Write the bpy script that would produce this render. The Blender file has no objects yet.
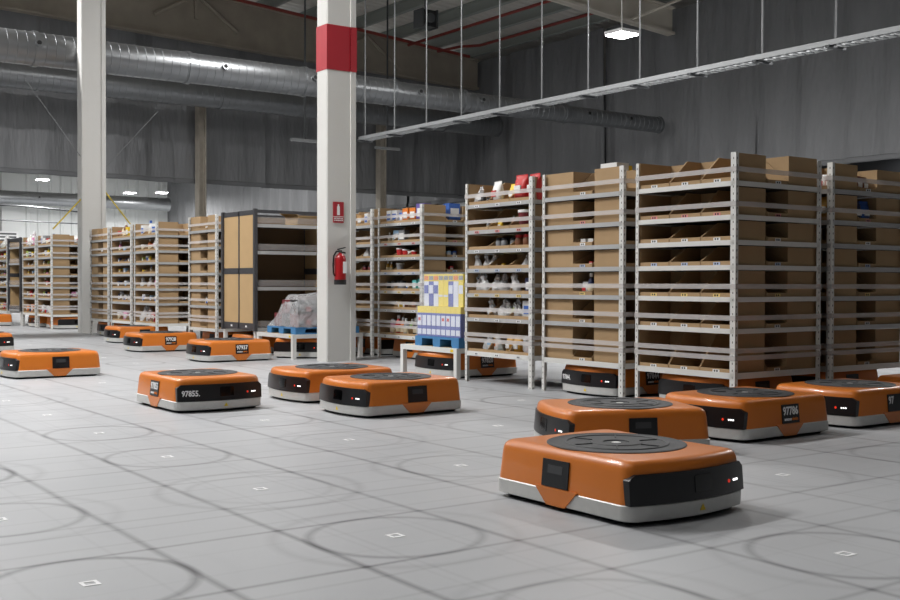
import bpy, math, random
from mathutils import Vector
random.seed(7)
S = 1.1                      # one floor-grid cell in metres; everything below is written in cells
PI = math.pi
scn = bpy.context.scene
col = scn.collection

# ------------------------------------------------------------------ camera, world, exposure
cam_d = bpy.data.cameras.new('camera'); cam = bpy.data.objects.new('camera', cam_d); col.objects.link(cam)
YAW, PITCH, ROLL = .6227, .0154, .0025
fwd = Vector((math.sin(YAW)*math.cos(PITCH), math.cos(YAW)*math.cos(PITCH), -math.sin(PITCH)))
rgt = Vector((math.cos(YAW), -math.sin(YAW), 0)); upv = rgt.cross(fwd)
r2 = rgt*math.cos(ROLL)+upv*math.sin(ROLL); u2 = -rgt*math.sin(ROLL)+upv*math.cos(ROLL)
from mathutils import Matrix
M = Matrix(((r2.x, u2.x, -fwd.x), (r2.y, u2.y, -fwd.y), (r2.z, u2.z, -fwd.z)))
cam.matrix_world = Matrix.Translation(Vector((-1.956, -8.0288, .83))*S) @ M.to_4x4()
cam_d.sensor_width = 36; cam_d.lens = 36*1100.3/900; cam_d.clip_end = 400; cam_d.clip_start = .05
scn.camera = cam
w = bpy.data.worlds.new('world'); scn.world = w; w.use_nodes = True
w.node_tree.nodes['Background'].inputs[0].default_value = (.8, .86, 1, 1)
w.node_tree.nodes['Background'].inputs[1].default_value = .25
scn.view_settings.view_transform = 'Standard'; scn.view_settings.look = 'None'
scn.view_settings.gamma = 1; scn.view_settings.use_curve_mapping = False
scn.view_settings.exposure = 0.1
LAMP_W = 190.0               # power of one hall lamp (watts of area light)

# ------------------------------------------------------------------ materials
MATS = {}
def hexc(h):
    h = h.lstrip('#'); v = [int(h[i:i+2], 16)/255 for i in (0, 2, 4)]
    return tuple(x/12.92 if x <= .04045 else ((x+.055)/1.055)**2.4 for x in v)+(1,)
def mat(name, colr, rough=.5, metal=0, noise=0, nscale=20, bump=0, bscale=60, emit=0, alpha=None, coat=0, spec=None, stretch=None, bdist=.02):
    if name in MATS: return MATS[name]
    m = bpy.data.materials.new(name); m.use_nodes = True; nt = m.node_tree; N = nt.nodes; L = nt.links
    b = N['Principled BSDF']; c = hexc(colr) if isinstance(colr, str) else colr
    b.inputs['Base Color'].default_value = c; b.inputs['Roughness'].default_value = rough; b.inputs['Metallic'].default_value = metal
    if coat: b.inputs['Coat Weight'].default_value = coat
    if spec is not None: b.inputs['Specular IOR Level'].default_value = spec
    tc = N.new('ShaderNodeTexCoord'); mp = N.new('ShaderNodeMapping'); L.new(tc.outputs['Object'], mp.inputs[0])
    if stretch: mp.inputs['Scale'].default_value = stretch
    if noise:
        n = N.new('ShaderNodeTexNoise'); n.inputs['Scale'].default_value = nscale; n.inputs['Detail'].default_value = 4; L.new(mp.outputs[0], n.inputs[0])
        mx = N.new('ShaderNodeMix'); mx.data_type = 'RGBA'
        mx.inputs[6].default_value = tuple(max(0, x*(1-noise)) for x in c[:3])+(1,); mx.inputs[7].default_value = tuple(min(1, x*(1+noise)) for x in c[:3])+(1,)
        L.new(n.outputs[0], mx.inputs[0]); L.new(mx.outputs[2], b.inputs['Base Color'])
    if bump:
        n2 = N.new('ShaderNodeTexNoise'); n2.inputs['Scale'].default_value = bscale; n2.inputs['Detail'].default_value = 3; L.new(mp.outputs[0], n2.inputs[0])
        bp = N.new('ShaderNodeBump'); bp.inputs['Strength'].default_value = bump; bp.inputs['Distance'].default_value = bdist; L.new(n2.outputs[0], bp.inputs['Height']); L.new(bp.outputs[0], b.inputs['Normal'])
    if emit:
        b.inputs['Emission Color'].default_value = c; b.inputs['Emission Strength'].default_value = emit
    if alpha is not None:
        tr = N.new('ShaderNodeBsdfTransparent'); ms = N.new('ShaderNodeMixShader'); ms.inputs[0].default_value = alpha
        L.new(tr.outputs[0], ms.inputs[1]); L.new(b.outputs[0], ms.inputs[2]); L.new(ms.outputs[0], N['Material Output'].inputs[0])
    MATS[name] = m; return m

mat('cardboard', '#a68a66', .85, noise=.10, nscale=6, bump=.05)
mat('board_panel', '#b5976c', .8, noise=.08, nscale=5)
mat('post_paint', '#d8d8d4', .45, .1)
mat('galv', '#b4b5b5', .45, .3, noise=.1, nscale=8)
mat('deck', '#403c37', .7, .2)
mat('dark_steel', '#4a4a4d', .5, .4)
mat('band', '#d6d2d0', .5, alpha=.45)
mat('guard', '#c8c4c2', .4, alpha=.2)
mat('sticker_white', '#e6e6e6', .6)
mat('sticker_red', '#d98a86', .6)
mat('sticker_blue', '#aebcd8', .6)
mat('sticker_yellow', '#e2c778', .6)
mat('ink', '#23262b', .6)
mat('orange', '#cf7425', .38, noise=.03, nscale=3, coat=.3)
mat('black_plastic', '#121316', .32)
mat('black_glass', '#050506', .12)
mat('skirt', '#c9c9c6', .5, .35, noise=.08, nscale=30)
mat('rubber', '#3a3b3d', .65, noise=.25, nscale=14)
mat('rubber_dark', '#222325', .6)
mat('white_ink', '#e9e9e9', .6)
mat('led', '#ffffff', .4, emit=1.6)
mat('red_led', '#ff3a20', .4, emit=.35)
mat('orange_ink', '#d9761f', .6)
mat('yellow', '#e8c92a', .5)
mat('concrete', '#cbcac6', .75, noise=.05, nscale=1.5, bump=.05, bscale=25)
mat('red_paint', '#a3202c', .55, noise=.1, nscale=4)
mat('extinguisher', '#97161c', .3)
mat('fabric', '#828385', .7, noise=.2, nscale=1.2, bump=1.0, bscale=1.7, bdist=.12, stretch=(1.6, 1.6, .35))
mat('fabric_hem', '#77787a', .8)
mat('rust_steel', '#b3ab9e', .7, .2, noise=.2, nscale=6)
mat('girder_old', '#a39a8c', .75, noise=.3, nscale=1.6)
mat('girder_pale', '#d6cfc2', .7, noise=.08, nscale=2)
mat('purlin', '#a0a5a0', .6, .2)
mat('roof_deck', '#b5b0a8', .7)
mat('duct', '#8e9092', .36, .88, noise=.12, nscale=3)
mat('duct_port', '#17181a', .6)
mat('pipe_red', '#8e3a32', .5)
mat('tray', '#a2a4a5', .45, .4)
mat('cable_white', '#d8d8d4', .5)
mat('rod_grey', '#77797a', .5, .3)
mat('conduit', '#4b4d4f', .5, .3)
mat('lamp_case', '#dcdcdc', .4)
mat('lamp_glow', '#ffffff', .4, emit=30)
mat('wall_white', '#dcdedd', .55)
mat('wall_dim', '#77797c', .8)
mat('wall_dark', '#37383b', .8)
mat('strap_yellow', '#c9b13a', .6)
mat('pallet_blue', '#3d78a8', .5, noise=.08, nscale=10)
mat('film', '#f2f4f6', .1, alpha=.2, bump=.9, bscale=7)
mat('film_heavy', '#d6d8da', .16, alpha=.42, bump=1.0, bscale=9, bdist=.05)
mat('clear_bag', '#f0f0f0', .2, alpha=.62, bump=.7, bscale=30)
COL = {'white': '#e4e4e2', 'pink': '#d889b4', 'red': '#bd2b2b', 'green': '#6e9a3c', 'yellow': '#e6c22c', 'blue': '#3a63b0', 'navy': '#232c55',
       'orange': '#d9792a', 'teal': '#5fb3ad', 'purple': '#6a5a9e', 'grey': '#85878a', 'black': '#222325', 'brown': '#7b4e33', 'cream': '#e3d6b8',
       'lime': '#b9cf62', 'pale blue': '#9fc0dc', 'maroon': '#6d2027', 'gold': '#b98a2e', 'tan': '#b08a5c'}
def gm(c): return mat('goods_'+c.replace(' ', '_'), COL[c], .42)

def floor_material():
    m = bpy.data.materials.new('floor_concrete'); m.use_nodes = True; nt = m.node_tree; N = nt.nodes; L = nt.links
    b = N['Principled BSDF']; tc = N.new('ShaderNodeTexCoord')
    sc = N.new('ShaderNodeVectorMath'); sc.operation = 'SCALE'; sc.inputs[3].default_value = 1/S; L.new(tc.outputs['Object'], sc.inputs[0])
    # gentle wobble so that the tyre marks are not ruler straight
    wn = N.new('ShaderNodeTexNoise'); wn.inputs['Scale'].default_value = .9; L.new(sc.outputs[0], wn.inputs[0])
    ws = N.new('ShaderNodeVectorMath'); ws.operation = 'MULTIPLY_ADD'; ws.inputs[1].default_value = (.03, .03, 0); L.new(wn.outputs[1], ws.inputs[0]); 
    off = N.new('ShaderNodeVectorMath'); off.operation = 'ADD'; off.inputs[1].default_value = (.485, .485, 0); L.new(sc.outputs[0], off.inputs[0]); L.new(off.outputs[0], ws.inputs[2])
    fl = N.new('ShaderNodeVectorMath'); fl.operation = 'FLOOR'; L.new(ws.outputs[0], fl.inputs[0])
    fr = N.new('ShaderNodeVectorMath'); fr.operation = 'FRACTION'; L.new(ws.outputs[0], fr.inputs[0])
    ce = N.new('ShaderNodeVectorMath'); ce.operation = 'SUBTRACT'; ce.inputs[1].default_value = (.5, .5, 0); L.new(fr.outputs[0], ce.inputs[0])
    sep = N.new('ShaderNodeSeparateXYZ'); L.new(ce.outputs[0], sep.inputs[0])
    def math_(op, a, bb=None, c=None, clamp=False):
        n = N.new('ShaderNodeMath'); n.operation = op; n.use_clamp = clamp
        for i, v in enumerate((a, bb, c)):
            if v is None: continue
            if isinstance(v, (int, float)): n.inputs[i].default_value = v
            else: L.new(v, n.inputs[i])
        return n.outputs[0]
    def line(v, pos, wid):   # 1 on the line, 0 off
        d = math_('ABSOLUTE', math_('SUBTRACT', math_('ABSOLUTE', v), pos))
        return math_('SUBTRACT', 1.0, math_('DIVIDE', d, wid), clamp=True)
    def hsh(seed):
        a = N.new('ShaderNodeVectorMath'); a.operation = 'ADD'; a.inputs[1].default_value = (seed, seed*1.7, seed*.3); L.new(fl.outputs[0], a.inputs[0])
        n = N.new('ShaderNodeTexWhiteNoise'); n.noise_dimensions = '3D'; L.new(a.outputs[0], n.inputs[0]); return n.outputs[0]
    def hrow(axis, seed):
        sp = N.new('ShaderNodeSeparateXYZ'); L.new(fl.outputs[0], sp.inputs[0])
        n = N.new('ShaderNodeTexWhiteNoise'); n.noise_dimensions = '1D'; L.new(math_('ADD', sp.outputs[axis], seed), n.inputs[1]); return n.outputs[0]
    x, y = sep.outputs[0], sep.outputs[1]
    r = math_('SQRT', math_('ADD', math_('MULTIPLY', x, x), math_('MULTIPLY', y, y)))
    def ring(rad, wid):
        return math_('SUBTRACT', 1.0, math_('DIVIDE', math_('ABSOLUTE', math_('SUBTRACT', r, rad)), wid), clamp=True)
    big = N.new('ShaderNodeTexNoise'); big.inputs['Scale'].default_value = 1.1; big.inputs['Detail'].default_value = 3; L.new(sc.outputs[0], big.inputs[0])
    tot = math_('MULTIPLY', line(x, .285, .022), math_('MULTIPLY_ADD', hrow(0, 3.1), .5, .35))
    tot = math_('ADD', tot, math_('MULTIPLY', line(y, .285, .018), math_('MULTIPLY_ADD', hrow(1, 9.3), .45, .2)))
    tot = math_('ADD', tot, math_('MULTIPLY', ring(.285, .026), math_('MULTIPLY_ADD', hsh(5.2), .75, .05)))
    tot = math_('ADD', tot, math_('MULTIPLY', ring(.40, .035), math_('MULTIPLY', hsh(15.2), .3)))
    tot = math_('ADD', tot, math_('MULTIPLY', line(x, .12, .014), math_('MULTIPLY', hrow(0, 21.0), .42)))
    tot = math_('ADD', tot, math_('MULTIPLY', line(x, .16, .012), math_('MULTIPLY', hrow(0, 27.0), .36)))
    tot = math_('ADD', tot, math_('MULTIPLY', line(y, .12, .014), math_('MULTIPLY', hrow(1, 33.0), .36)))
    tot = math_('ADD', tot, math_('MULTIPLY', line(y, .40, .016), math_('MULTIPLY', hrow(1, 41.0), .34)))
    tot = math_('MULTIPLY', tot, math_('MULTIPLY_ADD', big.outputs[0], .9, .25), clamp=True)
    base = N.new('ShaderNodeMix'); base.data_type = 'RGBA'; base.inputs[6].default_value = hexc('#a5a7aa'); base.inputs[7].default_value = hexc('#b3b4b6')
    bn = N.new('ShaderNodeTexNoise'); bn.inputs['Scale'].default_value = 2.2; bn.inputs['Detail'].default_value = 6; L.new(sc.outputs[0], bn.inputs[0]); L.new(bn.outputs[0], base.inputs[0])
    mk = N.new('ShaderNodeMix'); mk.data_type = 'RGBA'; mk.inputs[7].default_value = hexc('#46464a'); L.new(base.outputs[2], mk.inputs[6]); L.new(math_('MULTIPLY', tot, .95), mk.inputs[0])
    L.new(mk.outputs[2], b.inputs['Base Color']); b.inputs['Roughness'].default_value = .42
    return m
MATS['floor'] = floor_material()

def post_material():     # painted post with rows of punched slots
    m = mat('post_slotted', '#d8d8d4', .45, .1); nt = m.node_tree; N = nt.nodes; L = nt.links; b = N['Principled BSDF']
    tc = N.new('ShaderNodeTexCoord'); sp = N.new('ShaderNodeSeparateXYZ'); L.new(tc.outputs['Object'], sp.inputs[0])
    def math_(op, a, bb):
        n = N.new('ShaderNodeMath'); n.operation = op
        for i, v in enumerate((a, bb)):
            if isinstance(v, (int, float)): n.inputs[i].default_value = v
            else: L.new(v, n.inputs[i])
        return n.outputs[0]
    fz = math_('FRACT', math_('MULTIPLY', sp.outputs[2], 1/(.045*S)), 0.0)
    inz = math_('LESS_THAN', fz, .3)
    def near(v, c): return math_('LESS_THAN', math_('ABSOLUTE', math_('SUBTRACT', v, c*S), 0.0), 0.0038*S)
    e = math_('MAXIMUM', near(sp.outputs[0], .013), near(sp.outputs[1], .020))
    k = math_('MULTIPLY', inz, e)
    mx = N.new('ShaderNodeMix'); mx.data_type = 'RGBA'; mx.inputs[6].default_value = hexc('#d8d8d4'); mx.inputs[7].default_value = hexc('#6d6d6a'); L.new(k, mx.inputs[0]); L.new(mx.outputs[2], b.inputs['Base Color'])
post_material()

def roof_material():
    m = mat('roof_ribbed', '#d6d2ca', .7); nt = m.node_tree; N = nt.nodes; L = nt.links; b = N['Principled BSDF']
    tc = N.new('ShaderNodeTexCoord'); wv = N.new('ShaderNodeTexWave'); wv.bands_direction = 'Y'; wv.inputs['Scale'].default_value = 1.0
    L.new(tc.outputs['Object'], wv.inputs[0]); bp = N.new('ShaderNodeBump'); bp.inputs['Strength'].default_value = .8; bp.inputs['Distance'].default_value = .05
    L.new(wv.outputs[0], bp.inputs['Height']); L.new(bp.outputs[0], b.inputs['Normal'])
roof_material()

# ------------------------------------------------------------------ mesh helpers
class MB:
    def __init__(s): s.v = []; s.f = []; s.sm = False
    def box(s, x0, x1, y0, y1, z0, z1):
        n = len(s.v)
        s.v += [(x0, y0, z0), (x1, y0, z0), (x1, y1, z0), (x0, y1, z0), (x0, y0, z1), (x1, y0, z1), (x1, y1, z1), (x0, y1, z1)]
        s.f += [tuple(n+i for i in q) for q in ((3, 2, 1, 0), (4, 5, 6, 7), (0, 1, 5, 4), (1, 2, 6, 5), (2, 3, 7, 6), (3, 0, 4, 7))]
        return s
    def prism(s, poly, axis, a, b):     # poly in the two other axes, extruded from a to b along axis
        n = len(s.v); k = len(poly)
        for t in (a, b):
            for p, q in poly:
                s.v.append({'x': (t, p, q), 'y': (p, t, q), 'z': (p, q, t)}[axis])
        s.f.append(tuple(n+i for i in range(k))[::-1]); s.f.append(tuple(n+k+i for i in range(k)))
        for i in range(k): j = (i+1) % k; s.f.append((n+i, n+j, n+k+j, n+k+i))
        return s
    def loft(s, rings, cap0=True, cap1=True):
        n = len(s.v); k = len(rings[0])
        for r in rings: s.v += r
        for a in range(len(rings)-1):
            for i in range(k): j = (i+1) % k; s.f.append((n+a*k+i, n+a*k+j, n+(a+1)*k+j, n+(a+1)*k+i))
        if cap0: s.f.append(tuple(n+i for i in range(k))[::-1])
        if cap1: s.f.append(tuple(n+(len(rings)-1)*k+i for i in range(k)))
        return s
    def lathe(s, prof, n=16, cx=0, cy=0):
        return s.loft([[(cx+r*math.cos(2*PI*i/n), cy+r*math.sin(2*PI*i/n), z) for i in range(n)] for r, z in prof])
    def tube(s, pts, rad, n=8):
        pts = [Vector(p) for p in pts]; rings = []
        for i, p in enumerate(pts):
            d = (pts[min(i+1, len(pts)-1)]-pts[max(i-1, 0)]).normalized()
            a = d.orthogonal().normalized() if i == 0 else (last-d*last.dot(d)).normalized()
            last = a; b = d.cross(a); r = rad[i] if isinstance(rad, (list, tuple)) else rad
            rings.append([tuple(p+a*r*math.cos(2*PI*k/n)+b*r*math.sin(2*PI*k/n)) for k in range(n)])
        return s.loft(rings)
    def grid(s, fn, nu, nv):
        n = len(s.v)
        for i in range(nu+1):
            for j in range(nv+1): s.v.append(fn(i/nu, j/nv))
        for i in range(nu):
            for j in range(nv):
                a = n+i*(nv+1)+j; s.f.append((a, a+nv+1, a+nv+2, a+1))
        return s
    def mesh(s, name, m, smooth=False, angle=40):
        me = bpy.data.meshes.new(name); me.from_pydata([(x*S, y*S, z*S) for x, y, z in s.v], [], s.f); me.validate(); me.update()
        import bmesh
        bm = bmesh.new(); bm.from_mesh(me); bmesh.ops.recalc_face_normals(bm, faces=bm.faces[:]); bm.to_mesh(me); bm.free()
        me.materials.append(MATS[m] if isinstance(m, str) else m)
        if smooth:
            me.polygons.foreach_set('use_smooth', [True]*len(me.polygons)); me.set_sharp_from_angle(angle=math.radians(angle))
        return me
    def build(s, name, m, parent=None, loc=(0, 0, 0), rz=0, smooth=False, **t):
        return put(name, s.mesh(name, m, smooth), parent, loc, rz, **t)
def put(name, me, parent=None, loc=(0, 0, 0), rz=0, label=None, cat=None, group=None, kind=None):
    o = bpy.data.objects.new(name, me); col.objects.link(o); o.parent = parent
    o.location = tuple(c*S for c in loc); o.rotation_euler = (0, 0, rz)
    if label: o['label'] = label
    if cat: o['category'] = cat
    if group: o['group'] = group
    if kind: o['kind'] = kind
    return o
def empty(name, loc=(0, 0, 0), rz=0, **t):
    o = put(name, None, None, loc, rz, **t); o.empty_display_size = .1; return o
def boxm(name, m, *b): return MB().box(*b).mesh(name, m)
TEXT = {}
def text_mesh(txt, size, m, align='CENTER'):
    k = (txt, size, m, align)
    if k in TEXT: return TEXT[k]
    cu = bpy.data.curves.new('lettering', 'FONT'); cu.body = txt; cu.size = size*S; cu.align_x = align; cu.align_y = 'CENTER'; cu.extrude = .0006*S; cu.offset = size*S*.03
    cu.resolution_u = 2
    o = bpy.data.objects.new('lettering_tmp', cu); col.objects.link(o)
    dg = bpy.context.evaluated_depsgraph_get(); me = bpy.data.meshes.new_from_object(o.evaluated_get(dg)); me.name = 'lettering'
    bpy.data.objects.remove(o); me.materials.clear(); me.materials.append(MATS[m]); TEXT[k] = me; return me

# ------------------------------------------------------------------ building: floor, columns, walls, roof
XB, YA, YF = 17.9, 18.3, 43.0          # right curtain wall, hanging back curtain, far white wall
XL, YN = -13.0, -17.0
floor = MB().box(XL, 30, YN, YF+1, -.15, 0).build('floor', 'floor', kind='structure', label='pale grey sealed concrete floor with dark tyre tracks')
fid = MB()
fid.box(-.025, .025, -.025, -.014, 0, .0012).box(-.025, .025, .014, .025, 0, .0012).box(-.025, -.014, -.014, .014, 0, .0012).box(.014, .025, -.014, .014, 0, .0012)
fid_me = fid.mesh('floor_marker', 'sticker_white')
for i in range(-8, 13):
    for j in range(-3, 4):
        d = ((j+1.956)*.583+(i+8.03)*.812, (j+1.956)*.812-(i+8.03)*.583)
        if d[0] < 1.2 or abs(d[1]) > d[0]*.5+.5: continue
        put('floor_marker', fid_me, floor, (j, i, .0002))

def roof_z(x): return 7.42+(XB-x)*.075
def column(cx0, cx1, cy0, cy1, x=None, lab='', band=False):
    root = empty('concrete_column', ((cx0+cx1)/2, (cy0+cy1)/2, 0), label=lab, cat='column')
    hx, hy = (cx1-cx0)/2, (cy1-cy0)/2; top = roof_z(cx0)-.7
    def prof(e):
        a, b, c = hx+e, hy+e, .012
        g = .045 if e == 0 else .045; dp = .012
        # faces towards the aisle carry a shallow recess between two ribs
        return [(-a+c, -b), (-a+c+.0, -b), (a-g-.03, -b), (a-g-.02, -b-dp*0.0), (a-c, -b), (a, -b+c), (a, b-c), (a-c, b), (-a+c, b), (-a, b-c), (-a, -b+c)]
    MB().prism([(p, q) for p, q in prof(0)], 'z', 0, top).build('shaft', 'concrete', root)
    MB().box(hx-.075, hx-.012, -hy-.012, -hy+.02, 0, top).build('rib', 'concrete', root)
    if band:
        e = .004; MB().prism([(-hx-e, -hy-e), (hx-.075, -hy-e), (hx-.075, -hy-.012-e), (hx+e-.008, -hy-.012-e), (hx+e, -hy), (hx+e, hy+e), (-hx-e, hy+e)], 'z', 3.06, 3.53).build('red_band', 'red_paint', root)
    return root
column(3.708, 4.065, 2.07, 2.29, lab='pale concrete column with red band, sign and fire extinguisher', band=True)
column(3.6, 4.0, 9.94, 10.17, lab='plain pale concrete column between the distant pods, at left')

def fold(u, z, seed):
    r = random.Random(seed); a = 0
    for k in range(5):
        f = r.uniform(1.5, 9); ph = r.uniform(0, 6.3); am = r.uniform(.02, .05)/(1+.10*f); a += am*math.sin(f*u+ph+.35*math.sin(z*r.uniform(.5, 1.6)+ph))
    a += .03*math.sin(z*1.1+u*.8+seed)
    return a
def curtain_panel(parent, axis, pos, u0, u1, z0, z1f, seed):
    nu = max(8, int((u1-u0)*9)); nv = 14
    def fn(s, t):
        u = u0+(u1-u0)*s; z = z0+(z1f(u)-z0)*t; d = fold(u, z, seed)
        return (u, pos+d, z) if axis == 'x' else (pos+d, u, z)
    def fn2(s, t):
        x, y, z = fn(s, t); return (x, y+.03, z) if axis == 'x' else (x+.03, y, z)
    m = MB(); m.grid(fn, nu, nv); m.grid(fn2, nu, nv)
    o = m.build('curtain_panel', 'fabric', parent, smooth=True)
    h = MB()
    def fh(s, t):
        x, y, z = fn(s, 0); a = 2*PI*t; c, q = .035*math.cos(a), .06*math.sin(a)
        return (x, y+c, z+q) if axis == 'x' else (x+c, y, z+q)
    h.grid(fh, nu, 8); h.build('hem', 'fabric_hem', o, smooth=True)
wb = empty('wall_back', (0, 0, 0), kind='structure', label='dark grey fabric curtain hanging across the hall')
us = [-3, 1.5, 4.0, 6.2, 8.45, 10.9, 13.6, 15.7, XB]
for i in range(len(us)-1): curtain_panel(wb, 'x', YA, us[i]-.03, us[i+1]+.03, 3.38, lambda u: roof_z(u), 11+i*3)
wr = empty('wall_right', (0, 0, 0), kind='structure', label='grey fabric lining on the right-hand wall')
us = [-9, -5, -1.5, 1.2, 3.4, 5.6, 8.0, 10.36, 12.8, 15.4, 18.2, 22, 26, 30, 34.5, 39, YF]
for i in range(len(us)-1): curtain_panel(wr, 'y', XB, us[i]-.03, us[i+1]+.03, 3.36, lambda u: roof_z(XB), 60+i*5)
MB().box(XB+6, XB+6.2, YN, YF, 0, 7.4).build('wall_right_outer', 'wall_dark', kind='structure')
MB().box(XB+.1, XB+.4, 17.9, YF, 0, 3.3).build('wall_right_lower', 'wall_white', kind='structure')
MB().box(XL-.2, XL, YN, YF, 0, 9.8).build('wall_left', 'wall_dim', kind='structure')
MB().box(XL, 24, YN-.2, YN, 0, 9.8).build('wall_near', 'wall_dim', kind='structure')
# far white wall of trapezoidal sheet
pr = []; x = XL
while x < XB+1:
    pr += [(x, YF), (x+.32, YF), (x+.37, YF-.05), (x+.45, YF-.05)]; x += .5
pr += [(XB+1, YF+.3), (XL, YF+.3)]
MB().prism(pr, 'z', 0, 9.5).build('wall_far', 'wall_white', kind='structure')
MB().box(10.2, 11.0, YF-.5, YF-.06, 0, 9.3).build('wall_far_pier', 'wall_white', kind='structure')
# roof
MB().prism([(XL, roof_z(XL)+.34), (XB+7, roof_z(XB+7)+.34), (XB+7, roof_z(XB+7)+.44), (XL, roof_z(XL)+.44)], 'y', YN, YF+.4).build('ceiling', 'roof_ribbed', kind='structure')
NUM = ['first', 'second', 'third', 'fourth', 'fifth', 'sixth', 'seventh', 'eighth', 'ninth', 'tenth', 'eleventh', 'twelfth', 'thirteenth', 'fourteenth', 'fifteenth', 'sixteenth', 'seventeenth', 'eighteenth', 'nineteenth', 'twentieth']
def purlin_me():
    return MB().prism([(-.07, 0), (.07, 0), (.07, .03), (.015, .03), (.015, .27), (.07, .27), (.07, .30), (-.07, .30), (-.07, .27), (-.015, .27), (-.015, .03), (-.07, .03)], 'y', YN+.5, YF-.5).mesh('purlin', 'purlin')
pm = purlin_me(); pz = 17.5; k = 0
while pz > -6:
    put('roof_purlin', pm, None, (pz, 0, roof_z(pz)+.03), label=('long grey steel roof purlin, %s counted from the right wall' % NUM[k]), cat='beam', group='roof purlins'); pz -= 1.3; k += 1
def girder(y, mname, depth, lab, flange=.12, x0=-5, bottom=None):
    root = empty('roof_girder', (0, y, 0), label=lab, cat='beam')
    x1 = XB-.15
    b0, b1 = bottom if bottom else (roof_z(x0)-depth, roof_z(x1)-depth)
    MB().prism([(x0, b0), (x1, b1), (x1, roof_z(x1)), (x0, roof_z(x0))], 'y', -.03, .03).build('web', mname, root)
    MB().prism([(x0, b0), (x1, b1), (x1, b1+.06), (x0, b0+.06)], 'y', -flange, flange).build('bottom_flange', mname, root)
    MB().prism([(x0, roof_z(x0)-.05), (x1, roof_z(x1)-.05), (x1, roof_z(x1)), (x0, roof_z(x0))], 'y', -flange, flange).build('top_flange', mname, root)
    return root
g = girder(10.36, 'girder_pale', .66, 'pale steel roof girder meeting the right fabric wall')
MB().tube([(16.3, -.1, roof_z(16.3)-.62), (17.3, -1.3, roof_z(17.3)+.02)], .035, 8).build('brace', 'girder_pale', g)
g = girder(YA-.22, 'girder_old', .75, 'brown grey stained roof girder above the back curtain', bottom=(7.29, 6.55))
for xx in (8.95, 13.9):
    b = MB()
    for s in (-1, 1): b.tube([(xx, -.08, roof_z(xx)-.1), (xx+s*1.1, -.08, roof_z(xx+s*1.1)-.82)], .05, 6)
    b.box(xx-.06, xx+.06, -.1, 0, roof_z(xx)-.7, roof_z(xx)-.02); b.build('gusset', 'girder_old', g)
girder(2.18, 'girder_pale', .66, 'pale steel roof girder over the column with red band')
# rusty intermediate columns against the back curtain
for xx, lab in ((9.04, 'rust-brown steel column against back curtain, left of banded column'), (14.35, 'rust-brown steel column against back curtain, right of banded column')):
    r = empty('steel_column', (xx, YA-.32, 0), label=lab, cat='column', group='rusty curtain columns')
    MB().box(-.10, -.065, -.12, .12, 0, 5.3).build('flange', 'rust_steel', r); MB().box(.065, .10, -.12, .12, 0, 5.3).build('flange', 'rust_steel', r); MB().box(-.065, .065, -.05, -.0, 0, 5.3).build('web', 'rust_steel', r)

# ------------------------------------------------------------------ ducts, pipes, tray, lamps
def duct(name, x0, x1, y, z, segs, lab, ports):
    root = empty(name, (0, y, z), label=lab, cat='duct')
    x = x0
    for (xe, r) in segs:
        prof = []; xx = x
        while xx < xe-.05:
            prof += [(xx, r), (xx+.13, r), (xx+.133, r+.006), (xx+.147, r+.006)]; xx += .15
        prof.append((xe, r))
        rings = [[(px, rr*math.cos(2*PI*i/28), rr*math.sin(2*PI*i/28)) for i in range(28)] for px, rr in prof]
        MB().loft(rings).build('duct_section', 'duct', root, smooth=True)
        rings = [[(xe+dx, rr*math.cos(2*PI*i/28), rr*math.sin(2*PI*i/28)) for i in range(28)] for dx, rr in ((-.04, r), (-.04, r+.02), (.04, r+.02), (.04, r))]
        MB().loft(rings).build('collar', 'duct', root, smooth=True)
        x = xe
    for px, r in ports:
        a = math.radians(8); pt = Vector((px, -math.cos(a)*r, math.sin(a)*r))
        p = MB().tube([pt*1, pt+Vector((0, -.05, .01))], .055, 12).build('nozzle', 'duct', root, smooth=True)
        MB().tube([pt+Vector((0, -.05, .01)), pt+Vector((0, -.056, .01))], .038, 12).build('nozzle_mouth', 'duct_port', p)
    return root
duct('ventilation_duct', -3, 17.55, 10.46, 4.61, [(.9, .27), (3.0, .27), (5.6, .268), (7.9, .265), (9.9, .255), (11.6, .23), (14.4, .2), (17.4, .185)], 'lower spiral steel ventilation duct ending near the hanging lamp',
     [(3.0, .27), (6.2, .268), (8.0, .265), (10.4, .23), (12.0, .2), (15.0, .185), (16.3, .185)])
duct('ventilation_duct', -3, 17.2, 16.6, 5.27, [(2, .29), (6.0, .29), (8.95, .29), (12.5, .29), (15.5, .29), (17.3, .29)], 'rear spiral steel duct with blunt end in front of back curtain', [])
duct('ventilation_duct', 4, 17.0, 41, 4.42, [(8, .3), (13, .3), (17.1, .3)], 'far steel duct below the back curtain against white wall', [(9.3, .3), (11.3, .3)])
def pipe(name, pts, r, m, lab, cat='pipe', group=None): MB().tube(pts, r, 8).build(name, m, label=lab, cat=cat, smooth=True, group=group)
pipe('sprinkler_pipe', [(3, YA-.45, roof_z(3)-.02), (XB-.6, YA-.45, roof_z(XB-.6)-.02)], .045, 'pipe_red', 'red sprinkler pipe running along top of the brown girder')
pipe('sprinkler_pipe', [(16.2, 17.9, roof_z(16.2)-.08), (16.5, 17.2, roof_z(16.5)), (16.75, 16.6, roof_z(16.75)-.02), (16.75, -8, roof_z(16.75)-.02)], .04, 'pipe_red', 'red sprinkler pipe curving off beside the right wall')
pipe('sprinkler_pipe', [(15.2, 17.9, roof_z(15.2)-.1), (15.2, -8, roof_z(15.2)-.1)], .04, 'pipe_red', 'red sprinkler pipe between purlins, left of the curving pipe')
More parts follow.
